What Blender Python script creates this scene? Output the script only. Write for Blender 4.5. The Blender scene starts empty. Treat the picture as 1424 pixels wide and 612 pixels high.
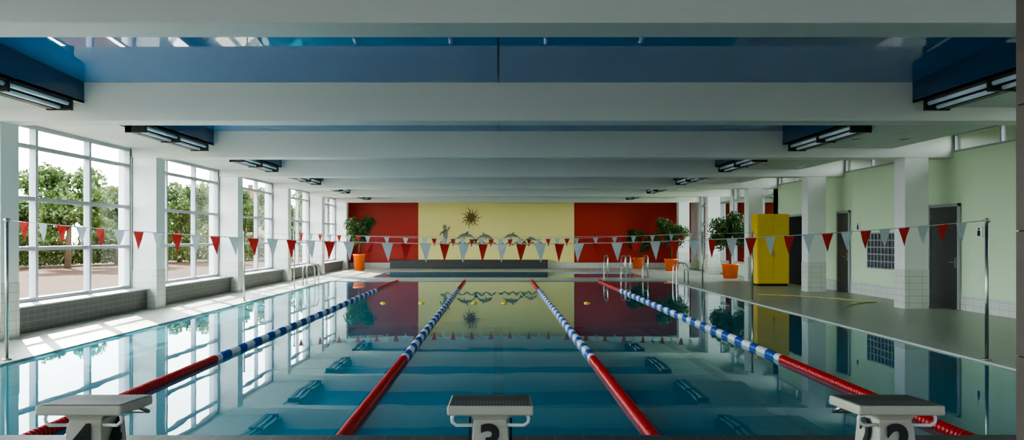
import bpy, math, random
from mathutils import Vector, Matrix
random.seed(7)
scene = bpy.context.scene
COL = scene.collection

# ------------------------------------------------------------------ materials
def srgb(r, g, b):
    f = lambda c: (c/255/12.92) if c/255 <= 0.04045 else (((c/255)+0.055)/1.055)**2.4
    return (f(r), f(g), f(b), 1)

def new_mat(name):
    m = bpy.data.materials.new(name); m.use_nodes = True
    nt = m.node_tree
    return m, nt, nt.nodes['Principled BSDF']

def mat(name, col, rough=0.5, metal=0.0, noise=0.06, nscale=3.0, spec=0.5, bump=0.0):
    m, nt, p = new_mat(name)
    p.inputs['Roughness'].default_value = rough
    p.inputs['Metallic'].default_value = metal
    p.inputs['Specular IOR Level'].default_value = spec
    tc = nt.nodes.new('ShaderNodeTexCoord')
    n = nt.nodes.new('ShaderNodeTexNoise'); n.inputs['Scale'].default_value = nscale
    n.inputs['Detail'].default_value = 4
    nt.links.new(tc.outputs['Object'], n.inputs['Vector'])
    mx = nt.nodes.new('ShaderNodeMix'); mx.data_type = 'RGBA'
    mx.inputs[6].default_value = tuple(c*(1-noise) for c in col[:3])+(1,)
    mx.inputs[7].default_value = tuple(min(1, c*(1+noise)) for c in col[:3])+(1,)
    nt.links.new(n.outputs['Fac'], mx.inputs[0])
    nt.links.new(mx.outputs[2], p.inputs['Base Color'])
    if bump:
        b = nt.nodes.new('ShaderNodeBump'); b.inputs['Strength'].default_value = bump
        nt.links.new(n.outputs['Fac'], b.inputs['Height']); nt.links.new(b.outputs['Normal'], p.inputs['Normal'])
    return m

def tile_mat(name, col, grout, size=(0.3, 0.3), axes='XY', rough=0.3, mortar=0.006, var=0.08):
    m, nt, p = new_mat(name)
    p.inputs['Roughness'].default_value = rough
    tc = nt.nodes.new('ShaderNodeTexCoord')
    sep = nt.nodes.new('ShaderNodeSeparateXYZ'); nt.links.new(tc.outputs['Object'], sep.inputs[0])
    cmb = nt.nodes.new('ShaderNodeCombineXYZ')
    nt.links.new(sep.outputs[axes[0]], cmb.inputs['X']); nt.links.new(sep.outputs[axes[1]], cmb.inputs['Y'])
    br = nt.nodes.new('ShaderNodeTexBrick'); br.offset = 0.0; br.squash = 1.0
    br.inputs['Scale'].default_value = 1.0
    br.inputs['Brick Width'].default_value = size[0]; br.inputs['Row Height'].default_value = size[1]
    br.inputs['Mortar Size'].default_value = mortar
    br.inputs['Color1'].default_value = tuple(c*(1-var) for c in col[:3])+(1,)
    br.inputs['Color2'].default_value = tuple(min(1, c*(1+var)) for c in col[:3])+(1,)
    br.inputs['Mortar'].default_value = grout
    nt.links.new(cmb.outputs[0], br.inputs['Vector'])
    nt.links.new(br.outputs['Color'], p.inputs['Base Color'])
    return m

M_white   = mat('painted_concrete', srgb(230, 232, 226), 0.55, nscale=1.2, noise=0.03)
M_beam    = mat('beam_paint', srgb(222, 224, 214), 0.5, nscale=1.0, noise=0.03)
M_green   = mat('green_plaster', srgb(208, 228, 192), 0.7, nscale=1.5, noise=0.04)
M_red     = mat('red_plaster', srgb(180, 36, 14), 0.5, noise=0.05)
M_yellow  = mat('yellow_plaster', srgb(248, 232, 150), 0.6, noise=0.03)
M_relief  = mat('grey_metal_relief', srgb(125, 132, 112), 0.5)
M_sunrel  = mat('bronze_relief', srgb(118, 88, 48), 0.5)
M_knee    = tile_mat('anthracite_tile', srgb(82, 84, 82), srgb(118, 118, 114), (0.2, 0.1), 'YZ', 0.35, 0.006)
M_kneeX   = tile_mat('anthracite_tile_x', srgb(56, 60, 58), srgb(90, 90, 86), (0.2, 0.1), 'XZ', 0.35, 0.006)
M_plat    = tile_mat('platform_tile', srgb(70, 74, 72), srgb(100, 100, 96), (0.2, 0.2), 'XY', 0.4, 0.006)
M_deck    = tile_mat('deck_tile', srgb(176, 180, 166), srgb(152, 156, 144), (0.2, 0.2), 'XY', 0.35, 0.005, 0.03)
M_edge    = tile_mat('pool_edge_tile', srgb(204, 208, 194), srgb(146, 152, 146), (0.25, 0.04), 'XY', 0.4, 0.008, 0.03)
M_wtileY  = tile_mat('white_wall_tile', srgb(215, 218, 208), srgb(175, 178, 170), (0.3, 0.15), 'YZ', 0.2, 0.005, 0.03)
M_wtileX  = tile_mat('white_wall_tile_x', srgb(215, 218, 208), srgb(175, 178, 170), (0.3, 0.15), 'XZ', 0.2, 0.005, 0.03)
M_pool    = tile_mat('pool_tile', srgb(112, 212, 234), srgb(145, 218, 232), (0.25, 0.125), 'XY', 0.3, 0.006, 0.04)
M_poolw   = tile_mat('pool_wall_tile', srgb(112, 212, 234), srgb(145, 218, 232), (0.25, 0.125), 'YZ', 0.3, 0.006, 0.04)
M_lane    = mat('lane_marking_tile', srgb(30, 60, 80), 0.3)
M_soffit  = tile_mat('perforated_panel', srgb(200, 208, 196), srgb(130, 134, 128), (0.6, 1.2), 'XY', 0.5, 0.006, 0.02)
M_steel   = mat('stainless_steel', srgb(180, 180, 172), 0.3, 1.0)
M_alu     = mat('window_aluminium', srgb(170, 174, 178), 0.4, 0.1)
M_dark    = mat('dark_housing', srgb(28, 30, 30), 0.4)
M_doord   = mat('dark_door', srgb(62, 66, 70), 0.4)
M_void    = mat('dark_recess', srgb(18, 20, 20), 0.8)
M_ycab    = mat('yellow_laminate', srgb(228, 190, 50), 0.4)
M_rplas   = mat('red_plastic', srgb(182, 20, 22), 0.35)
M_bplas   = mat('blue_plastic', srgb(25, 80, 170), 0.35)
M_wplas   = mat('white_plastic', srgb(222, 226, 224), 0.35)
M_yplas   = mat('yellow_plastic', srgb(245, 215, 40), 0.4)
M_orange  = mat('orange_ceramic', srgb(238, 105, 12), 0.4)
M_soil    = mat('soil', srgb(54, 34, 19), 0.95, noise=0.6, nscale=0.25, spec=0.1)
M_bark    = mat('bark', srgb(80, 60, 42), 0.9, noise=0.2, nscale=12)
M_block   = mat('starting_block_grp', srgb(186, 184, 168), 0.4)
M_ink     = mat('black_number', srgb(12, 12, 14), 0.4)
M_roof    = mat('roof_tile', srgb(96, 52, 42), 0.8, noise=0.15)
M_house   = mat('house_render', srgb(130, 122, 108), 0.8)
M_pillar  = mat('brown_stone', srgb(78, 66, 54), 0.5, noise=0.15)
M_sign    = mat('sign_face', srgb(225, 225, 215), 0.4)
M_net     = mat('cord', srgb(190, 190, 185), 0.6)
M_hose    = mat('rubber_hose', srgb(190, 175, 110), 0.5)

def cloth(name, col):
    m, nt, p = new_mat(name)
    p.inputs['Roughness'].default_value = 0.7
    p.inputs['Base Color'].default_value = col
    tr = nt.nodes.new('ShaderNodeBsdfTranslucent'); tr.inputs[0].default_value = col
    mx = nt.nodes.new('ShaderNodeMixShader'); mx.inputs[0].default_value = 0.35
    nt.links.new(p.outputs[0], mx.inputs[1]); nt.links.new(tr.outputs[0], mx.inputs[2])
    nt.links.new(mx.outputs[0], nt.nodes['Material Output'].inputs[0])
    return m
M_fred = cloth('red_pennant', srgb(186, 46, 38))
M_fwhite = cloth('white_pennant', srgb(192, 202, 202))

def leafmat(name, c1, c2):
    m, nt, p = new_mat(name)
    p.inputs['Roughness'].default_value = 0.5
    oi = nt.nodes.new('ShaderNodeTexCoord')
    n = nt.nodes.new('ShaderNodeTexNoise'); n.inputs['Scale'].default_value = 4
    nt.links.new(oi.outputs['Object'], n.inputs['Vector'])
    mx = nt.nodes.new('ShaderNodeMix'); mx.data_type = 'RGBA'
    mx.inputs[6].default_value = c1; mx.inputs[7].default_value = c2
    nt.links.new(n.outputs['Fac'], mx.inputs[0]); nt.links.new(mx.outputs[2], p.inputs['Base Color'])
    tr = nt.nodes.new('ShaderNodeBsdfTranslucent'); nt.links.new(mx.outputs[2], tr.inputs[0])
    ms = nt.nodes.new('ShaderNodeMixShader'); ms.inputs[0].default_value = 0.35
    nt.links.new(p.outputs[0], ms.inputs[1]); nt.links.new(tr.outputs[0], ms.inputs[2])
    nt.links.new(ms.outputs[0], nt.nodes['Material Output'].inputs[0])
    return m
M_leaf = leafmat('ficus_leaf', srgb(36, 64, 28), srgb(84, 112, 52))
M_tleaf = leafmat('tree_leaf', srgb(44, 66, 28), srgb(92, 112, 50))
M_bush = leafmat('bush_leaf', srgb(40, 58, 24), srgb(96, 106, 44))

def foil(name, col, ior):
    m, nt, p = new_mat(name)
    p.inputs['Base Color'].default_value = col
    p.inputs['Roughness'].default_value = 0.01
    p.inputs['IOR'].default_value = ior
    tc = nt.nodes.new('ShaderNodeTexCoord')
    n = nt.nodes.new('ShaderNodeTexNoise'); n.inputs['Scale'].default_value = 0.35
    n.inputs['Detail'].default_value = 0
    nt.links.new(tc.outputs['Object'], n.inputs['Vector'])
    b = nt.nodes.new('ShaderNodeBump'); b.inputs['Strength'].default_value = 0.03
    b.inputs['Distance'].default_value = 0.1
    nt.links.new(n.outputs['Fac'], b.inputs['Height']); nt.links.new(b.outputs['Normal'], p.inputs['Normal'])
    return m
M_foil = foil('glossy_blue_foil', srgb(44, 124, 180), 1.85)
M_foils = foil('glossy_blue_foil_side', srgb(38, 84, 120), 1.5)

def water():
    m = bpy.data.materials.new('pool_water'); m.use_nodes = True
    nt = m.node_tree; nt.nodes.clear()
    out = nt.nodes.new('ShaderNodeOutputMaterial')
    fr = nt.nodes.new('ShaderNodeFresnel'); fr.inputs['IOR'].default_value = 1.32
    gl = nt.nodes.new('ShaderNodeBsdfGlossy'); gl.inputs['Roughness'].default_value = 0.0
    gl.inputs['Color'].default_value = (0.88, 0.97, 1, 1)
    tr = nt.nodes.new('ShaderNodeBsdfTransparent'); tr.inputs['Color'].default_value = (0.72, 0.96, 1.0, 1)
    df = nt.nodes.new('ShaderNodeBsdfDiffuse'); df.inputs['Color'].default_value = (0.035, 0.35, 0.47, 1)
    body = nt.nodes.new('ShaderNodeMixShader'); body.inputs[0].default_value = 0.5
    nt.links.new(tr.outputs[0], body.inputs[1]); nt.links.new(df.outputs[0], body.inputs[2])
    mx = nt.nodes.new('ShaderNodeMixShader')
    tc = nt.nodes.new('ShaderNodeTexCoord')
    n = nt.nodes.new('ShaderNodeTexNoise'); n.inputs['Scale'].default_value = 1.3
    n.inputs['Detail'].default_value = 1
    nt.links.new(tc.outputs['Object'], n.inputs['Vector'])
    b = nt.nodes.new('ShaderNodeBump'); b.inputs['Strength'].default_value = 0.035
    b.inputs['Distance'].default_value = 0.03
    nt.links.new(n.outputs['Fac'], b.inputs['Height'])
    nt.links.new(b.outputs['Normal'], gl.inputs['Normal'])
    nt.links.new(fr.outputs[0], mx.inputs[0])
    nt.links.new(body.outputs[0], mx.inputs[1]); nt.links.new(gl.outputs[0], mx.inputs[2])
    nt.links.new(mx.outputs[0], out.inputs[0])
    return m
M_water = water()

def glass(name='window_glass', c=0.96):
    m = bpy.data.materials.new(name); m.use_nodes = True
    nt = m.node_tree; nt.nodes.clear()
    out = nt.nodes.new('ShaderNodeOutputMaterial')
    fr = nt.nodes.new('ShaderNodeFresnel'); fr.inputs['IOR'].default_value = 1.3
    gl = nt.nodes.new('ShaderNodeBsdfGlossy'); gl.inputs['Roughness'].default_value = 0.0
    tr = nt.nodes.new('ShaderNodeBsdfTransparent'); tr.inputs['Color'].default_value = (c, c, c, 1)
    mx = nt.nodes.new('ShaderNodeMixShader')
    nt.links.new(fr.outputs[0], mx.inputs[0])
    nt.links.new(tr.outputs[0], mx.inputs[1]); nt.links.new(gl.outputs[0], mx.inputs[2])
    nt.links.new(mx.outputs[0], out.inputs[0])
    return m
M_glass = glass()
M_tglass = glass('added_window_glass', 0.3)  # pane of the added window behind the camera, darkened to limit its light

def tube_mat():
    m, nt, p = new_mat('fluorescent_tube')
    p.inputs['Base Color'].default_value = (0.75, 0.85, 0.86, 1)
    p.inputs['Emission Color'].default_value = (0.6, 0.85, 1, 1)
    p.inputs['Emission Strength'].default_value = 0.06  # tubes are unlit; faint glow stands in for bluish reflected light
    p.inputs['Roughness'].default_value = 0.2
    return m
M_tube = tube_mat()

def grip():
    m, nt, p = new_mat('anti_slip_surface')
    tc = nt.nodes.new('ShaderNodeTexCoord')
    v = nt.nodes.new('ShaderNodeTexVoronoi'); v.inputs['Scale'].default_value = 50
    v.inputs['Randomness'].default_value = 0.0
    nt.links.new(tc.outputs['Object'], v.inputs['Vector'])
    cr = nt.nodes.new('ShaderNodeValToRGB')
    cr.color_ramp.elements[0].position = 0.25; cr.color_ramp.elements[0].color = srgb(132, 130, 118)
    cr.color_ramp.elements[1].position = 0.45; cr.color_ramp.elements[1].color = srgb(66, 66, 60)
    nt.links.new(v.outputs['Distance'], cr.inputs[0]); nt.links.new(cr.outputs[0], p.inputs['Base Color'])
    p.inputs['Roughness'].default_value = 0.5
    return m
M_grip = grip()

# ------------------------------------------------------------------ mesh builder
class MB:
    def __init__(s): s.v = []; s.f = []; s.m = []; s.mats = []; s.sm = []
    def mi(s, m):
        if m not in s.mats: s.mats.append(m)
        return s.mats.index(m)
    def face(s, idx, m, smooth=False):
        s.f.append(idx); s.m.append(s.mi(m)); s.sm.append(smooth)
    def poly(s, pts, m):
        b = len(s.v); s.v += [tuple(p) for p in pts]; s.face(list(range(b, b+len(pts))), m)
    def box(s, x0, x1, y0, y1, z0, z1, m, mats=None, bev=0.0):
        b = len(s.v)
        s.v += [(x0,y0,z0),(x1,y0,z0),(x1,y1,z0),(x0,y1,z0),(x0,y0,z1),(x1,y0,z1),(x1,y1,z1),(x0,y1,z1)]
        F = {'-z':(0,3,2,1),'+z':(4,5,6,7),'-y':(0,1,5,4),'+x':(1,2,6,5),'+y':(2,3,7,6),'-x':(3,0,4,7)}
        for k, f in F.items():
            mm = (mats or {}).get(k, m)
            s.face([b+i for i in f], mm)
    def tube(s, path, r, m, n=10, cap=True):
        P = [Vector(p) for p in path]; rs = r if isinstance(r, (list, tuple)) else [r]*len(P)
        b = len(s.v); up = None
        for i, p in enumerate(P):
            d = (P[min(i+1, len(P)-1)]-P[max(i-1, 0)]).normalized()
            if up is None:
                a = Vector((0,0,1)) if abs(d.z) < 0.9 else Vector((1,0,0))
                u = d.cross(a).normalized()
            else:
                u = (up - d*up.dot(d)).normalized()
            up = u; w = d.cross(u)
            for k in range(n):
                t = 2*math.pi*k/n
                s.v.append(tuple(p+(u*math.cos(t)+w*math.sin(t))*rs[i]))
        for i in range(len(P)-1):
            for k in range(n):
                s.face([b+i*n+k, b+i*n+(k+1)%n, b+(i+1)*n+(k+1)%n, b+(i+1)*n+k], m, True)
        if cap:
            s.face([b+k for k in range(n)][::-1], m); s.face([b+(len(P)-1)*n+k for k in range(n)], m)
    def lathe(s, prof, cx, cy, m, n=24, mlist=None):
        b = len(s.v)
        for (r, z) in prof:
            for k in range(n):
                t = 2*math.pi*k/n; s.v.append((cx+r*math.cos(t), cy+r*math.sin(t), z))
        for i in range(len(prof)-1):
            for k in range(n):
                s.face([b+i*n+k, b+i*n+(k+1)%n, b+(i+1)*n+(k+1)%n, b+(i+1)*n+k], (mlist[i] if mlist else m), True)
        s.face([b+k for k in range(n)][::-1], m); s.face([b+(len(prof)-1)*n+k for k in range(n)], mlist[-1] if mlist else m)
    def extrude_xz(s, pts, y0, y1, m):
        b = len(s.v); n = len(pts)
        s.v += [(x, y0, z) for x, z in pts] + [(x, y1, z) for x, z in pts]
        s.face([b+i for i in range(n)], m); s.face([b+n+i for i in range(n)][::-1], m)
        for i in range(n):
            s.face([b+i, b+(i+1)%n, b+n+(i+1)%n, b+n+i], m)
    def leaves(s, fn, count, size, m):
        for _ in range(count):
            c = fn()
            a = Vector((random.gauss(0,1), random.gauss(0,1), random.gauss(0,1))).normalized()
            bb = a.cross(Vector((random.gauss(0,1), random.gauss(0,1), random.gauss(0,1)))).normalized()
            L = size*random.uniform(0.7, 1.3); W = L*0.45
            s.poly([c-a*L*0.5, c+bb*W*0.5, c+a*L*0.5, c-bb*W*0.5], m)
    def obj(s, name, parent=None, loc=(0,0,0), bevel=0.0):
        me = bpy.data.meshes.new(name)
        me.from_pydata(s.v, [], s.f); me.update()
        for m in s.mats: me.materials.append(m)
        me.polygons.foreach_set('material_index', s.m)
        me.polygons.foreach_set('use_smooth', s.sm)
        o = bpy.data.objects.new(name, me); o.location = loc
        COL.objects.link(o)
        if parent: o.parent = parent
        if bevel:
            md = o.modifiers.new('bevel', 'BEVEL'); md.width = bevel; md.segments = 2; md.limit_method = 'ANGLE'
        return o

def empty(name, loc=(0,0,0)):
    e = bpy.data.objects.new(name, None); e.location = loc; COL.objects.link(e); return e

# ------------------------------------------------------------------ dimensions (water level z=0, camera at x=y=0)
CAMZ = 1.62
XL, XR = -8.3, 10.3
YN, YF = -1.5, 43.0
PX = 6.3; PY0, PY1 = 5.75, 30.0
P2 = (-5.2, 6.2, 32.6, 38.6)
DZ = 0.02
HB = CAMZ+1.82      # beam underside
HS = CAMZ+2.03      # soffit underside
HC = CAMZ+2.44      # foil ceiling
HR = HC+0.42        # roof slab underside
BY = [(6.8+5.7*k, 7.3+5.7*k) for k in range(-1, 7)]
SP = 0.21           # start platform height

# floor
b = MB()
b.box(XL-0.3, -PX-0.35, YN, YF, -0.3, DZ, M_deck)
b.box(PX+0.35, XR+0.2, YN, YF, -0.3, DZ, M_deck)
b.box(-PX-0.35, PX+0.35, PY1+0.35, P2[2], -0.3, DZ, M_deck)
b.box(-PX-0.35, P2[0], P2[2], P2[3], -0.3, DZ, M_deck)
b.box(P2[1], PX+0.35, P2[2], P2[3], -0.3, DZ, M_deck)
b.box(-PX-0.35, PX+0.35, P2[3], YF, -0.3, DZ, M_deck)
b.box(-PX-0.35, PX+0.35, YN, PY0-0.4, -0.3, DZ, M_deck)
b.box(-PX-0.35, -PX, PY0-0.4, PY1+0.35, -0.3, DZ+0.004, M_edge)
b.box(PX, PX+0.35, PY0-0.4, PY1+0.35, -0.3, DZ+0.004, M_edge)
b.box(-PX, PX, PY1, PY1+0.35, -0.3, DZ+0.004, M_edge)
b.obj('floor')

# start platform (raised head wall)
b = MB()
b.box(-PX-0.3, PX+0.3, YN+0.02, PY0, DZ+0.006, SP, M_deck, {'+z': M_plat, '+y': M_kneeX})
b.obj('starting_platform')

# pools
def pool(name, x0, x1, y0, y1, d):
    b = MB()
    b.box(x0-0.2, x1+0.2, y0-0.2, y1+0.2, -d-0.2, -d, M_pool)
    b.box(x0-0.2, x0, y0, y1, -d, -0.001, M_poolw)
    b.box(x1, x1+0.2, y0, y1, -d, -0.001, M_poolw)
    b.box(x0-0.2, x1+0.2, y1, y1+0.2, -d, -0.001, M_poolw)
    b.box(x0-0.2, x1+0.2, y0-0.2, y0, -d, 0.0, M_poolw)
    if d > 1:
        for lx in (-5, -2.5, 0, 2.5, 5):
            b.box(lx-0.125, lx+0.125, y0+2, y1-2, -d, -d+0.004, M_lane)
            b.box(lx-0.5, lx+0.5, y0+2, y0+2.25, -d, -d+0.005, M_lane)
            b.box(lx-0.5, lx+0.5, y1-2.25, y1-2, -d, -d+0.005, M_lane)
    return b.obj(name)
pool('swimming_pool', -PX, PX, PY0, PY1, 1.5)
pool('swimming_pool', P2[0], P2[1], P2[2], P2[3], 0.9)
b = MB(); b.poly([(-PX,PY0,0),(PX,PY0,0),(PX,PY1,0),(-PX,PY1,0)], M_water); b.obj('pool_water')
b = MB(); b.poly([(P2[0],P2[2],0),(P2[1],P2[2],0),(P2[1],P2[3],0),(P2[0],P2[3],0)], M_water); b.obj('pool_water')

# ceiling: stretched foil (falls gently towards the far beam of each bay), soffits, roof
b = MB()
b.box(XL-0.4, XR+0.4, YN-0.2, YF+0.2, HR, HR+0.2, M_white)
for i in range(-1, len(BY)):
    ya = BY[i][1] if i >= 0 else YN
    yb = BY[i+1][0] if i+1 < len(BY) else YF
    NX = 26
    def fz(x, t):
        return HC-0.02+min(5.2, yb-ya)*(0.072-0.026*(x/6.45)**2)*(1-t)
    base = len(b.v)
    for t in (0, 0.25, 0.5, 0.75, 1):
        for k in range(NX+1):
            x = -6.45+12.9*k/NX; b.v.append((x, ya+(yb-ya)*t, fz(x, t)))
    for r in range(4):
        for k in range(NX):
            a = base+r*(NX+1)+k
            b.face([a, a+NX+1, a+NX+2, a+1], M_foil, True)
    for (x0, x1) in ((-6.47, -6.44), (6.44, 6.47)):
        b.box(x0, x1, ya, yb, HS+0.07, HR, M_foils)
    q = len(b.v)
    b.v += [(-0.012, ya, fz(0, 0)-0.004), (0.012, ya, fz(0, 0)-0.004), (0.012, yb, fz(0, 1)-0.004), (-0.012, yb, fz(0, 1)-0.004)]
    b.face([q, q+3, q+2, q+1], M_dark)
    b.box(XL, -6.84, ya, yb, HS, HS+0.1, M_soffit)
    b.box(6.84, 8.95, ya, yb, HS, HS+0.1, M_soffit)
    b.box(-6.84, -6.44, ya, yb, HS+0.07, HS+0.1, M_soffit)
    b.box(6.44, 6.84, ya, yb, HS+0.07, HS+0.1, M_soffit)
b.obj('ceiling')
for (y0, y1) in BY:
    b = MB(); b.box(XL-0.1, XR+0.0, y0, y1, HB, HR-0.001, M_beam); b.obj('ceiling_beam', bevel=0.015)

# fluorescent fixtures
for i in range(0, len(BY)-1):
    ya, yb = BY[i][1]+1.7, BY[i+1][0]-0.3
    for sx in (-1, 1):
        root = empty('fluorescent_light', (sx*6.64, (ya+yb)/2, HS-0.03))
        L = (yb-ya)/2
        b = MB()
        q = lambda x0, x1, *a: b.box(min(sx*x0, sx*x1), max(sx*x0, sx*x1), *a)
        q(0.07, 0.19, -L, L, -0.05, 0.095, M_dark)
        q(-0.19, 0.19, -L, L, 0.075, 0.095, M_dark)
        for yy in (-L, -0.04, L-0.06):
            q(-0.19, 0.19, yy, yy+0.06, -0.07, 0.095, M_dark)
        b.obj('housing', root)
        b = MB()
        for k in range(2):
            a0 = -L+0.08+k*L; a1 = a0+L-0.12
            for (xx, zz) in ((-0.13, 0.035), (0.0, -0.02)):
                b.tube([(sx*xx, a0, zz), (sx*xx, a1, zz)], 0.032, M_tube, 12)
        b.obj('tubes', root)
# downlights in right soffit
for i in range(1, 6):
    for (dx, dy) in ((7.4, 1.2), (7.4, 3.6), (8.4, 1.2), (8.4, 3.6)):
        b = MB(); b.lathe([(0.09, 0), (0.09, 0.02), (0.06, 0.021)], 0, 0, M_steel, 16, [M_steel, M_wplas])
        o = b.obj('recessed_downlight', loc=(dx, BY[i][1]+dy, HS)); o.rotation_euler = (math.pi, 0, 0)

# columns
for (y0, y1) in BY:
    for (x0, x1) in ((-8.28, -7.74), (9.2, 9.75)):
        b = MB()
        b.box(x0, x1, y0, y1, DZ, 0.9, M_wtileX, {'+x': M_wtileY, '-x': M_wtileY})
        b.box(x0+0.008, x1-0.008, y0+0.008, y1-0.008, 0.9, HB, M_white)
        b.obj('column')

# left wall : knee wall and lintel
b = MB()
b.box(-8.6, -7.95, YN, YF, -0.3, 0.45, M_knee, {'+z': M_white})
b.box(-8.6, -7.9, YN, YF, 0.45, 0.48, M_alu)
b.box(-8.6, XL, YN, YF, HS+0.0, HR, M_white)
for (y0, y1) in BY:
    b.box(-8.6, XL, y0, y1, 0.48, HS, M_white)
b.box(-8.6, XL, 41.5, YF, 0.48, HS, M_white)
b.box(-8.6, XL, YN, BY[0][0]-0.3, 0.48, HS, M_white)
b.obj('wall_left')

def window(x, ya, yb, z0, z1, vs, hs, w=0.045, d=0.06, split=True):
    b = MB()
    def vbar(y, ww=w): b.box(x-d, x+d, y-ww, y+ww, z0, z1, M_alu)
    def hbar(z, ww=w): b.box(x-d*0.9, x+d*0.9, ya, yb, z-ww, z+ww, M_alu)
    vbar(ya+w); vbar(yb-w)
    for v in vs: vbar(ya+v, w*1.2)
    hbar(z0+w); hbar(z1-w)
    for h in hs: hbar(h)
    b.poly([(x, ya, z0), (x, yb, z0), (x, yb, z1), (x, ya, z1)], M_glass)
    return b
nwin = 1
for i in range(0, len(BY)-1):
    b = window(-8.38, BY[i][1], BY[i+1][0], 0.48, HS, [1.5, 3.4], [1.43, 2.32, 3.25], w=0.036)
    b.obj('window_%d' % nwin); nwin += 1

# right wall
YG = 30.1
b = MB()
z1c, z2c = CAMZ+1.93, CAMZ+2.36
b.box(XR, XR+0.25, YN, YG, -0.3, z1c, M_green)
b.box(XR, XR+0.25, YG, YF, -0.3, 0.5, M_green)
b.box(XR, XR+0.25, YN, YF, z2c, HR, M_white)
for (y0, y1) in BY:
    b.box(XR, XR+0.25, y0, y1, z1c if y0 < YG-1 else 0.5, z2c, M_green if y0 < YG-1 else M_white)
b.box(XR, XR+0.25, YN, BY[0][0], z1c, z2c, M_white)
b.box(XR, XR+0.25, 41.5, YF, 0.5, z2c, M_white)
b.obj('wall_right')
for i in range(0, len(BY)-1):
    ya, yb = BY[i][1], BY[i+1][0]
    if ya < YG-0.2:
        b = window(XR+0.05, ya, yb, z1c, z2c, [1.7, 3.5], [], w=0.025, d=0.04)
    else:
        b = window(XR+0.1, ya, yb, 0.5, z2c, [1.5, 3.4], [1.43, 2.32, 3.25], w=0.045)
    b.obj('window_%d' % nwin); nwin += 1
b = MB(); b.box(XR-0.015, XR-0.001, YN, YG, DZ, 0.35, M_wtileY); b.obj('baseboard_right')

# far wall, near wall (near wall has an unseen window band added to light the beams)
b = MB()
b.box(XL-0.3, XR+0.25, YF, YF+0.25, -0.3, HR, M_red)
b.obj('wall_far')
b = MB(); b.box(XL, XR, YF-0.02, YF-0.001, DZ, 0.3, M_wtileX); b.obj('baseboard_far')
b = MB()
b.box(XL-0.3, XR+0.25, YN-0.25, YN, -0.3, 0.9, M_white)
b.box(XL-0.3, XR+0.25, YN-0.25, YN, 2.7, HR, M_white)
b.box(XL-0.3, XL+0.6, YN-0.25, YN, 0.9, 2.7, M_white)
b.box(XR-0.6, XR+0.25, YN-0.25, YN, 0.9, 2.7, M_white)
b.obj('wall_near')
b = MB()
xs = XL+0.6
while xs < XR-0.6:
    b.box(xs, xs+0.08, YN-0.17, YN-0.06, 0.9, 2.7, M_alu); xs += 1.74
for zz in (0.9, 2.62): b.box(XL+0.6, XR-0.6, YN-0.16, YN-0.07, zz, zz+0.08, M_alu)
b.poly([(XL+0.6, YN-0.12, 0.9), (XR-0.6, YN-0.12, 0.9), (XR-0.6, YN-0.12, 2.7), (XL+0.6, YN-0.12, 2.7)], M_tglass)
b.obj('window_%d' % nwin); nwin += 1  # invented window behind the camera, brightens the beam faces

# yellow mural panel + relief
b = MB(); b.box(-4.27, 4.05, YF-0.06, YF-0.001, 0.3, HC-0.05, M_yellow); b.obj('yellow_wall_panel')
mural = empty('wall_relief_artwork', (0, YF-0.07, 0))
def px2m(px, py): return ((px-693)/1118*YF, CAMZ+(331-py)/1118*YF)
b = MB()
cx, cz = px2m(655, 303)
n = 14
for k in range(n):
    a = 2*math.pi*k/n; L = 0.58 if k % 2 == 0 else 0.48
    left = []; right = []
    for t in range(9):
        r = 0.1 + (L-0.1)*t/8
        off = math.sin(t*1.1)*0.035; w = 0.034*(1-t/8)+0.006
        ca, sa = math.cos(a), math.sin(a)
        left.append((cx+ca*r-sa*(off+w), cz+sa*r+ca*(off+w)))
        right.append((cx+ca*r-sa*(off-w), cz+sa*r+ca*(off-w)))
    b.extrude_xz(right+left[::-1], -0.03, 0.005, M_sunrel)
b.extrude_xz([(cx+0.15*math.cos(t*math.pi/12), cz+0.15*math.sin(t*math.pi/12)) for t in range(24)], -0.045, 0.005, M_sunrel)
b.obj('sunburst', mural)
def blob(path, ws, name):
    b = MB(); L = []; R = []
    P = [Vector(p) for p in path]
    for i, p in enumerate(P):
        d = (P[min(i+1, len(P)-1)]-P[max(i-1, 0)]).normalized(); nn = Vector((-d.y, d.x))
        L.append(p+nn*ws[i]); R.append(p-nn*ws[i])
    return [tuple(q) for q in R]+[tuple(q) for q in L[::-1]]
def dolphin(px, py, s, flip):
    bm = MB(); x0, z0 = px2m(px, py); f = -1 if flip else 1
    body = blob([(-0.62,-0.22),(-0.5,-0.08),(-0.3,0.04),(-0.05,0.1),(0.2,0.08),(0.4,-0.02),(0.52,-0.1),(0.64,-0.15)],
                [0.012,0.03,0.075,0.11,0.105,0.08,0.03,0.012], '')
    for pts in (body, [(-0.1,0.18),(-0.16,0.36),(0.08,0.18)], [(0.1,0.0),(0.0,-0.2),(0.22,-0.02)],
                [(-0.56,-0.14),(-0.82,-0.2),(-0.68,-0.28),(-0.66,-0.44),(-0.54,-0.22)]):
        q = [(x0+f*s*a, z0+s*c) for a, c in pts]
        if f < 0: q = q[::-1]
        bm.extrude_xz(q, -0.03, 0.005, M_relief)
    bm.obj('dolphin', mural)
dolphin(648, 329, 0.85, True); dolphin(674, 330, 0.75, False); dolphin(712, 329, 0.75, True); dolphin(738, 333, 0.55, False)
bm = MB()
x0, z0 = px2m(619, 325)
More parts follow.
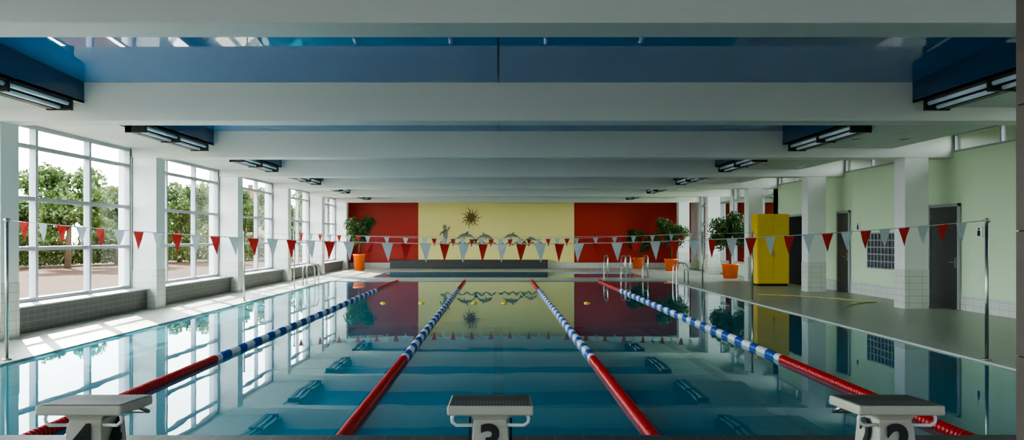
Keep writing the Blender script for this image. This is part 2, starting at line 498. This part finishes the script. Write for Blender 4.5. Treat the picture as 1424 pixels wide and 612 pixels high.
for pts in (blob([(0,-0.45),(0.03,-0.2),(0,0.05),(-0.02,0.25)], [0.05,0.1,0.12,0.05], ''),
            blob([(0.02,0.15),(0.16,0.22),(0.25,0.38)], [0.05,0.04,0.03], ''),
            blob([(-0.05,0.12),(-0.2,0.05),(-0.28,-0.1)], [0.05,0.04,0.03], ''),
            [(-0.02+0.1*math.cos(t*math.pi/8), 0.36+0.12*math.sin(t*math.pi/8)) for t in range(16)]):
    bm.extrude_xz([(x0+a, z0+c) for a, c in pts], -0.03, 0.005, M_relief)
bm.obj('swimmer_figure', mural)
bm = MB()
for (pa, pb, py) in ((612, 690, 338), (694, 756, 339)):
    xa, zz = px2m(pa, py); xb, _ = px2m(pb, py); N = 40
    up = [(xa+(xb-xa)*t/N, zz+0.07*math.sin(t*0.9)+0.05) for t in range(N+1)]
    lo = [(x, z-0.08) for x, z in up]
    bm.extrude_xz(lo+up[::-1], -0.03, 0.005, M_relief)
bm.obj('waves', mural)

# tiled bench at far wall
b = MB()
b.box(-5.7, 2.6, YF-0.75, YF-0.07, DZ, 0.42, M_kneeX)
b.box(-5.72, 2.62, YF-0.78, YF-0.07, 0.42, 0.47, M_kneeX)
b.obj('tiled_bench', bevel=0.01)

# ------------------------------------------------------------------ doors etc. on right wall
nd = 1
def door(ya, yb, h, open_dark=False):
    global nd
    b = MB(); x = XR
    fm = M_alu
    b.box(x-0.06, x-0.016, ya-0.07, ya, DZ, h+0.07, fm); b.box(x-0.06, x-0.016, yb, yb+0.07, DZ, h+0.07, fm)
    b.box(x-0.06, x-0.016, ya-0.07, yb+0.07, h, h+0.07, fm)
    b.box(x-0.04, x-0.016, ya, yb, DZ, h, M_void if open_dark else M_doord)  # open doorway: flat dark panel painted as the shade inside
    if not open_dark:
        b.tube([(x-0.04, ya+0.1, 1.07), (x-0.1, ya+0.1, 1.07), (x-0.1, ya+0.24, 1.07)], 0.012, M_steel, 8)
        b.box(x-0.045, x-0.04, ya+0.07, ya+0.13, 0.95, 1.18, M_steel)
        for zz in (0.3, 1.2, 2.05): b.box(x-0.05, x-0.04, yb-0.02, yb, zz, zz+0.12, M_steel)
    b.obj('door_%d' % nd); nd += 1
door(17.95, 19.1, 2.33); door(23.55, 24.6-0.3, 2.36); door(27.0, 28.5, 2.36, True)
b = MB(); x = XR
ya, yb, z0, z1 = 20.75, 22.35, 0.8, 1.75
b.box(x-0.03, x-0.001, ya, yb, z0, z1, M_doord)
for k in range(9):
    yy = ya+(yb-ya)*k/8; b.box(x-0.05, x-0.03, yy-0.013, yy+0.013, z0-0.02, z1+0.02, M_alu)
for k in range(6):
    zz = z0+(z1-z0)*k/5; b.box(x-0.052, x-0.03, ya-0.02, yb+0.02, zz-0.013, zz+0.013, M_alu)
b.obj('window_%d' % nwin); nwin += 1
for (yy, zz) in ((17.2, 1.75), (23.0, 1.95), (20.2, 1.95)):
    b = MB(); b.box(XR-0.02, XR-0.001, yy-0.12, yy+0.12, zz-0.12, zz+0.12, M_sign)
    b.box(XR-0.024, XR-0.02, yy-0.05, yy+0.05, zz-0.09, zz+0.03, M_dark)
    b.box(XR-0.024, XR-0.02, yy-0.025, yy+0.025, zz+0.04, zz+0.09, M_dark)
    b.obj('wall_sign')
# yellow cabinet
b = MB()
b.box(8.6, 9.66, 26.7, 27.3, DZ+0.08, 2.42, M_ycab)
b.box(8.64, 9.62, 26.74, 27.28, DZ, DZ+0.08, M_dark)
b.box(8.62, 9.125, 26.68, 26.7, DZ+0.1, 2.4, M_ycab); b.box(9.135, 9.64, 26.68, 26.7, DZ+0.1, 2.4, M_ycab)
b.box(9.09, 9.1, 26.65, 26.68, 1.0, 1.2, M_steel); b.box(9.16, 9.17, 26.65, 26.68, 1.0, 1.2, M_steel)
b.obj('yellow_cabinet', bevel=0.004)
# hose on the deck
b = MB(); pts = []
for t in range(60):
    u = t/59
    pts.append((8.0+1.2*math.sin(u*5)+0.6*u, 18.6+4.6*u+0.3*math.sin(u*11), DZ+0.018))
b.tube(pts, 0.014, M_hose, 8); b.obj('garden_hose')

# ------------------------------------------------------------------ potted trees
def potted(loc, h, cr, s=1.0, potr=0.34, poth=0.58):
    root = empty('potted_ficus_tree', loc)
    b = MB()
    b.lathe([(potr*0.78, 0), (potr*0.95, poth*0.9), (potr, poth*0.9), (potr*1.02, poth), (potr*0.9, poth), (potr*0.88, poth*0.92), (0.02, poth*0.93)], 0, 0, M_orange, 28,
            [M_orange]*5+[M_soil])
    b.obj('pot', root)
    b = MB(); ct = h-cr*0.95
    b.tube([(0, 0, poth*0.9), (0.02, 0.01, (poth+ct)/2), (0, 0, ct)], [0.045, 0.04, 0.03], M_bark, 8)
    for k in range(9):
        a = k*2.4; rr = cr*random.uniform(0.5, 0.8)
        b.tube([(0, 0, ct-cr*0.5+0.04*k), (rr*0.5*math.cos(a), rr*0.5*math.sin(a), ct-0.1+0.05*k), (rr*math.cos(a), rr*math.sin(a), ct+random.uniform(-0.1, 0.5)*cr)], [0.02, 0.014, 0.006], M_bark, 6)
    b.obj('trunk', root)
    b = MB()
    cl = [(Vector((random.uniform(-.65, .65), random.uniform(-.6, .6), random.uniform(-.55, .6)))*cr, cr*random.uniform(0.28, 0.42)) for _ in range(22)]
    def fn():
        c, r = random.choice(cl)
        d = Vector((random.gauss(0,1), random.gauss(0,1), random.gauss(0,1))).normalized()*r*random.random()**0.4
        return Vector((0, 0, ct))+c+d
    b.leaves(fn, 3200, 0.14, M_leaf)
    b.obj('foliage', root)
potted((9.2, 31.9, DZ), 2.75, 0.92)
potted((-6.85, 39.6, DZ), 2.75, 0.85, potr=0.3, poth=0.8)
potted((8.45, 39.3, DZ), 2.7, 0.88)
potted((7.3, 41.8, DZ), 2.1, 0.7)

# ------------------------------------------------------------------ lane ropes
for lx in (-3.75, -1.25, 1.25, 3.75):
    b = MB(); y = PY0+0.12; i = 0; r = 0.056; step = 0.062
    b.tube([(0, PY0, 0.02), (0, PY1, 0.02)], 0.008, M_steel, 6)
    while y < PY1-0.15:
        if y < 10.6 or y > 24.7: m = M_rplas
        else: m = M_bplas if int(y/0.36) % 2 == 0 else M_wplas
        b.tube([(0, y, 0.02), (0, y+0.012, 0.02), (0, y+0.03, 0.02), (0, y+0.048, 0.02)], [r*0.55, r, r, r*0.55], m, 12, cap=False)
        y += step
    b.obj('lane_rope', loc=(lx, 0, 0.0))
for xx in (-2.85, -1.9, -0.6, 0.15, 2.2):
    b = MB()
    b.lathe([(0.02, -0.04), (0.06, -0.02), (0.08, 0.0), (0.06, 0.03), (0.02, 0.04)], 0, 0, M_yplas, 16)
    b.obj('yellow_float', loc=(xx, 19.9, 0.0))

# ------------------------------------------------------------------ flag lines
def flagline(y, xl, xr, zt, sag, spacing, fw, fh, flags=True):
    root = empty('backstroke_flag_line' if flags else 'false_start_rope', (0, y, 0))
    b = MB()
    for x in (xl, xr):
        b.tube([(x, 0, DZ+0.004), (x, 0, zt+0.03)], 0.022, M_steel, 12)
        b.lathe([(0.06, DZ+0.004), (0.06, DZ+0.02), (0.03, DZ+0.035)], x, 0, M_steel, 16)
        b.tube([(x-0.03, 0, zt), (x+0.03, 0, zt)], 0.03, M_steel, 10)
    b.obj('poles', root)
    f = lambda x: zt - sag*(1-((x-(xl+xr)/2)/((xr-xl)/2))**2)
    b = MB(); N = 40
    b.tube([(xl+(xr-xl)*t/N, 0, f(xl+(xr-xl)*t/N)) for t in range(N+1)], 0.006, M_net, 6)
    b.obj('cord', root)
    if flags:
        b = MB(); x = xl+0.22; i = 0
        while x < xr-0.15:
            m = M_fred if i % 2 == 0 else M_fwhite
            tw = random.uniform(-0.6, 0.6); c, s = math.cos(tw), math.sin(tw)*0.6
            w = fw/2
            sw = random.uniform(-0.02, 0.02)
            z = f(x); sl = (f(x+w)-f(x-w))/2
            b.poly([(x-w*c, -w*s, z-sl), (x-w*0.5*c+sw*.5, 0.012, z-fh*0.5), (x+sw, sw, z-fh), (x+w*0.5*c+sw*.5, 0.012, z-fh*0.5), (x+w*c, w*s, z+sl)], m)
            x += spacing; i += 1
        b.obj('pennants', root)
flagline(10.5, -6.42, 6.38, 1.85, 0.31, 0.25, 0.15, 0.245)
flagline(20.4, -6.45, 6.45, 1.76, 0.12, 0.25, 0.15, 0.24, False)
flagline(25.4, -6.45, 6.45, 1.80, 0.22, 0.3, 0.17, 0.25)

# ------------------------------------------------------------------ starting blocks
def starting_block(x, num):
    root = empty('starting_block', (x, 5.0, SP))
    zt = CAMZ-1.03-SP
    b = MB()
    y0, y1 = -0.07, 0.39; w = 0.265
    v = [(-w, y0, zt-0.062), (w, y0, zt-0.062), (w, y1, zt-0.085), (-w, y1, zt-0.085), (-w, y0, zt), (w, y0, zt), (w, y1, zt-0.022), (-w, y1, zt-0.022)]
    base = len(b.v); b.v += v
    for f in ((0,3,2,1),(0,1,5,4),(1,2,6,5),(2,3,7,6),(3,0,4,7),(4,5,6,7)): b.face([base+i for i in f], M_block)
    b.obj('plate', root, bevel=0.012)
    b = MB(); k = 0.015
    b.poly([(-w+k, y0+k, zt+0.003), (w-k, y0+k, zt+0.003), (w-k, y1-k, zt-0.017), (-w+k, y1-k, zt-0.017)], M_grip)
    b.obj('grip_surface', root)
    b = MB()
    def ring(hw, ya, yb, z): return [(-hw, ya, z), (hw, ya, z), (hw, yb, z), (-hw, yb, z)]
    rings = [ring(0.125, -0.02, 0.33, 0.0), ring(0.108, 0.0, 0.32, zt*0.6), ring(0.1, 0.02, 0.3, zt-0.11), ring(0.13, 0.0, 0.34, zt-0.064)]
    base = len(b.v)
    for r in rings: b.v += r
    for i in range(3):
        for q in range(4): b.face([base+i*4+q, base+i*4+(q+1)%4, base+(i+1)*4+(q+1)%4, base+(i+1)*4+q], M_block)
    b.face([base+3, base+2, base+1, base], M_block); b.face([base+12, base+13, base+14, base+15], M_block)
    b.box(-0.17, 0.17, -0.05, 0.36, 0, 0.015, M_steel)
    b.obj('pedestal', root, bevel=0.006)
    b = MB()
    for sx in (-1, 1):
        p = [(sx*0.225, 0.0, zt-0.06), (sx*0.238, 0.0, zt-0.09), (sx*0.235, 0.0, zt-0.115), (sx*0.21, 0.0, zt-0.135), (sx*0.1, 0.03, zt-0.14)]
        b.tube(p, 0.011, M_wplas, 10)
    p = [(-0.22, 0.3, zt-0.09), (-0.22, 0.43, zt-0.14), (0.22, 0.43, zt-0.14), (0.22, 0.3, zt-0.09)]
    b.tube(p, 0.013, M_steel, 10)
    b.obj('handles', root)
    for nm, loc, rot in (('number_back', (0, -0.024, 0.05), (math.pi/2-0.03, 0, 0)),
                         ('number_side_left', (-0.13, 0.15, 0.05), (math.pi/2, 0, -math.pi/2)),
                         ('number_side_right', (0.13, 0.15, 0.05), (math.pi/2, 0, math.pi/2))):
        cu = bpy.data.curves.new(nm, 'FONT'); cu.body = num; cu.size = 0.29; cu.align_x = 'CENTER'
        cu.extrude = 0.006; cu.offset = 0.009; cu.materials.append(M_ink)
        o = bpy.data.objects.new(nm, cu); COL.objects.link(o); o.parent = root; o.location = loc; o.rotation_euler = rot
starting_block(-2.58, '4'); starting_block(-0.05, '3'); starting_block(2.48, '2')

# ------------------------------------------------------------------ pool ladders / handrails
def ladder(x, y, side, depth=1.2):
    b = MB()
    for dy in (-0.28, 0.28):
        p = []
        for t in range(13):
            a = math.pi*t/12
            p.append((side*(0.16+0.2*math.cos(a)), dy, 0.55+0.2*math.sin(a)))
        path = [(side*0.36, dy, DZ+0.004)]+p+[(side*-0.05, dy, 0.0), (side*-0.06, dy, -depth)]
        b.tube(path, 0.02, M_steel, 10)
    for zz in (-0.15, -0.45, -0.75, -1.05): b.box(-0.14 if side > 0 else 0.02, -0.02 if side > 0 else 0.14, -0.28, 0.28, zz-0.015, zz+0.015, M_steel)
    b.obj('pool_ladder', loc=(x, y, 0))
ladder(-PX+0.02, 27.6, -1); ladder(PX-0.02, 28.4, 1)
def handrail(x, y):
    b = MB()
    for dx in (-0.35, 0.35):
        path = [(dx, -0.3, DZ+0.004), (dx, -0.3, 0.75), (dx, -0.22, 0.88), (dx, -0.1, 0.92), (dx, 0.55, 0.88), (dx, 0.72, 0.8), (dx, 0.8, 0.6), (dx, 0.82, 0.0), (dx, 0.82, -0.85)]
        b.tube(path, 0.024, M_steel, 10)
        b.tube([(dx, -0.3, 0.5), (dx, 0.81, 0.5)], 0.018, M_steel, 8)
    b.obj('step_handrail', loc=(x, y, 0))
handrail(4.7, P2[2]-0.3); handrail(5.6, P2[2]-0.3)

# near post at right edge
b = MB()
for k in range(8):
    b.box(0, 0.3, 0, 0.09, k*0.48+SP, k*0.48+SP+0.474, M_pillar)
b.box(0.006, 0.294, 0.006, 0.084, SP, HC-0.02, M_void)
b.obj('door_frame_post', loc=(1.99, 3.0, 0))

# ------------------------------------------------------------------ outdoors
b = MB(); b.poly([(-160, -60, -0.35), (-8.6, -60, -0.35), (-8.6, 220, -0.35), (-160, 220, -0.35)], M_soil); b.obj('soil_ground')
M_lawn = mat('lawn', srgb(90, 110, 60), 0.9, noise=0.3, nscale=0.6)
b = MB(); b.poly([(10.6, -60, -0.35), (120, -60, -0.35), (120, 220, -0.35), (10.6, 220, -0.35)], M_lawn); b.obj('lawn')
def tree_mesh(h, cr, seed, m, n=6000):
    random.seed(seed); b = MB()
    b.tube([(0, 0, 0), (0.1, 0, h*0.35), (0, 0.1, h*0.7)], [0.22, 0.16, 0.08], M_bark, 8)
    cl = [(Vector((random.uniform(-.75, .75)*cr, random.uniform(-.75, .75)*cr, h*random.uniform(0.3, 0.88))), cr*random.uniform(0.25, 0.42)) for _ in range(24)]
    for c, r in cl[:10]:
        b.tube([(0, 0, h*0.35), tuple((c+Vector((0, 0, h*0.4)))*0.5), tuple(c)], [0.08, 0.05, 0.02], M_bark, 5)
    def fn():
        c, r = random.choice(cl)
        d = Vector((random.gauss(0,1), random.gauss(0,1), random.gauss(0,1))).normalized()*r*random.random()**0.4
        return c+d
    b.leaves(fn, n, 0.36, m); return b
def tpos(px, D): return ((px-693)/1118*D, D, -0.35)
t1 = tree_mesh(7.4, 2.5, 1, M_tleaf).obj('tree', loc=tpos(94, 52))
t2 = tree_mesh(6.2, 2.4, 2, M_tleaf).obj('tree', loc=tpos(163, 58))
t1.scale = (1, 1, 0.95)
for k, (px, D, s) in enumerate([(28, 62, 0.95), (-60, 54, 1.2), (212, 66, 0.9), (250, 66, 1.0), (290, 78, 0.95), (352, 76, 1.05), (415, 92, 1.1), (440, 104, 1.3), (460, 118, 1.4), (-180, 56, 1.2)]):
    o = bpy.data.objects.new('tree', (t1 if k % 2 else t2).data); o.location = tpos(px, D); o.scale = (s, s, s*0.92); o.rotation_euler = (0, 0, k*1.3)
    COL.objects.link(o)
random.seed(9)
b = MB()
def hf():
    px = random.uniform(-120, 470); D = 44+ (px+120)*0.06
    hgt = 2.1+0.5*math.sin(px*0.11)+0.5*math.sin(px*0.047)
    x, y, z = tpos(px, D)
    return Vector((x+random.uniform(-0.6, 0.6), y+random.uniform(-0.6, 0.6), -0.2+hgt*random.random()))
b.leaves(hf, 22000, 0.34, M_bush); b.obj('hedge')
def house(x, y, w, d, h, rh):
    b = MB()
    b.box(-w/2, w/2, -d/2, d/2, 0, h, M_house)
    e = 0.5
    v = [(-w/2-e, -d/2-e, h), (w/2+e, -d/2-e, h), (w/2+e, d/2+e, h), (-w/2-e, d/2+e, h), (-w/2-e, 0, h+rh), (w/2+e, 0, h+rh)]
    q = len(b.v); b.v += v
    for f in ((0,1,5,4), (2,3,4,5), (1,2,5), (3,0,4), (0,3,2,1)): b.face([q+i for i in f], M_roof)
    for k in range(-1, 2):
        for zz in (1.0, 3.6):
            b.box(k*w/3.4-0.6, k*w/3.4+0.6, -d/2-0.03, -d/2, zz, zz+1.3, M_doord)
    b.box(w/4, w/4+0.7, 0.5, 1.2, h, h+rh+0.8, M_roof)
    b.obj('house', loc=(x, y, -0.35))
house(-58, 126, 8, 10, 6, 4); house(-46, 140, 9, 10, 6, 4.5)

# ------------------------------------------------------------------ light
w = bpy.data.worlds.new('sky'); scene.world = w; w.use_nodes = True
nt = w.node_tree; bg = nt.nodes['Background']
sky = nt.nodes.new('ShaderNodeTexSky')
sky.sky_type = 'HOSEK_WILKIE'
S = Vector((-0.5, 0.72, 0.5)).normalized()
sky.sun_direction = S; sky.turbidity = 4.0; sky.ground_albedo = 0.3
mx = nt.nodes.new('ShaderNodeMix'); mx.data_type = 'RGBA'; mx.inputs[0].default_value = 0.6
nt.links.new(sky.outputs[0], mx.inputs[6]); mx.inputs[7].default_value = (0.86, 0.96, 1.0, 1)
nt.links.new(mx.outputs[2], bg.inputs[0]); bg.inputs[1].default_value = 17.0

sl = bpy.data.lights.new('sun', 'SUN'); sl.energy = 27; sl.angle = math.radians(0.6); sl.color = (1, 0.93, 0.8)
so = bpy.data.objects.new('sun', sl); COL.objects.link(so); so.location = (-30, 40, 30)
so.rotation_euler = (-S).to_track_quat('-Z', 'Y').to_euler()

def portal(x, y, z, sh, sz, d):
    l = bpy.data.lights.new('daylight_portal', 'AREA'); l.shape = 'RECTANGLE'
    l.cycles.is_portal = True
    o = bpy.data.objects.new('daylight_portal', l); COL.objects.link(o); o.location = (x, y, z)
    o.rotation_euler = Vector(d).to_track_quat('-Z', 'Y').to_euler()
    l.size = sh; l.size_y = sz
portal(-8.7, 20.5, 2.06, 44, 3.3, (1, 0, 0))
portal(XR+0.3, 14, CAMZ+2.13, 32, 0.5, (-1, 0, 0))
portal(XR+0.3, 36, 2.2, 13, 3.6, (-1, 0, 0))
portal(1.0, YN-0.3, 1.8, 18, 2.0, (0, 1, 0))

# ------------------------------------------------------------------ camera
cd = bpy.data.cameras.new('camera'); co = bpy.data.objects.new('camera', cd); COL.objects.link(co)
co.location = (0, 0, CAMZ); co.rotation_euler = (math.pi/2, 0, 0)
cd.sensor_width = 36; cd.lens = 36*1118/1424
cd.shift_x = 19/1424; cd.shift_y = 25/1424
cd.clip_end = 500
scene.camera = co
scene.view_settings.view_transform = 'AgX'
scene.view_settings.look = 'AgX - Medium High Contrast'
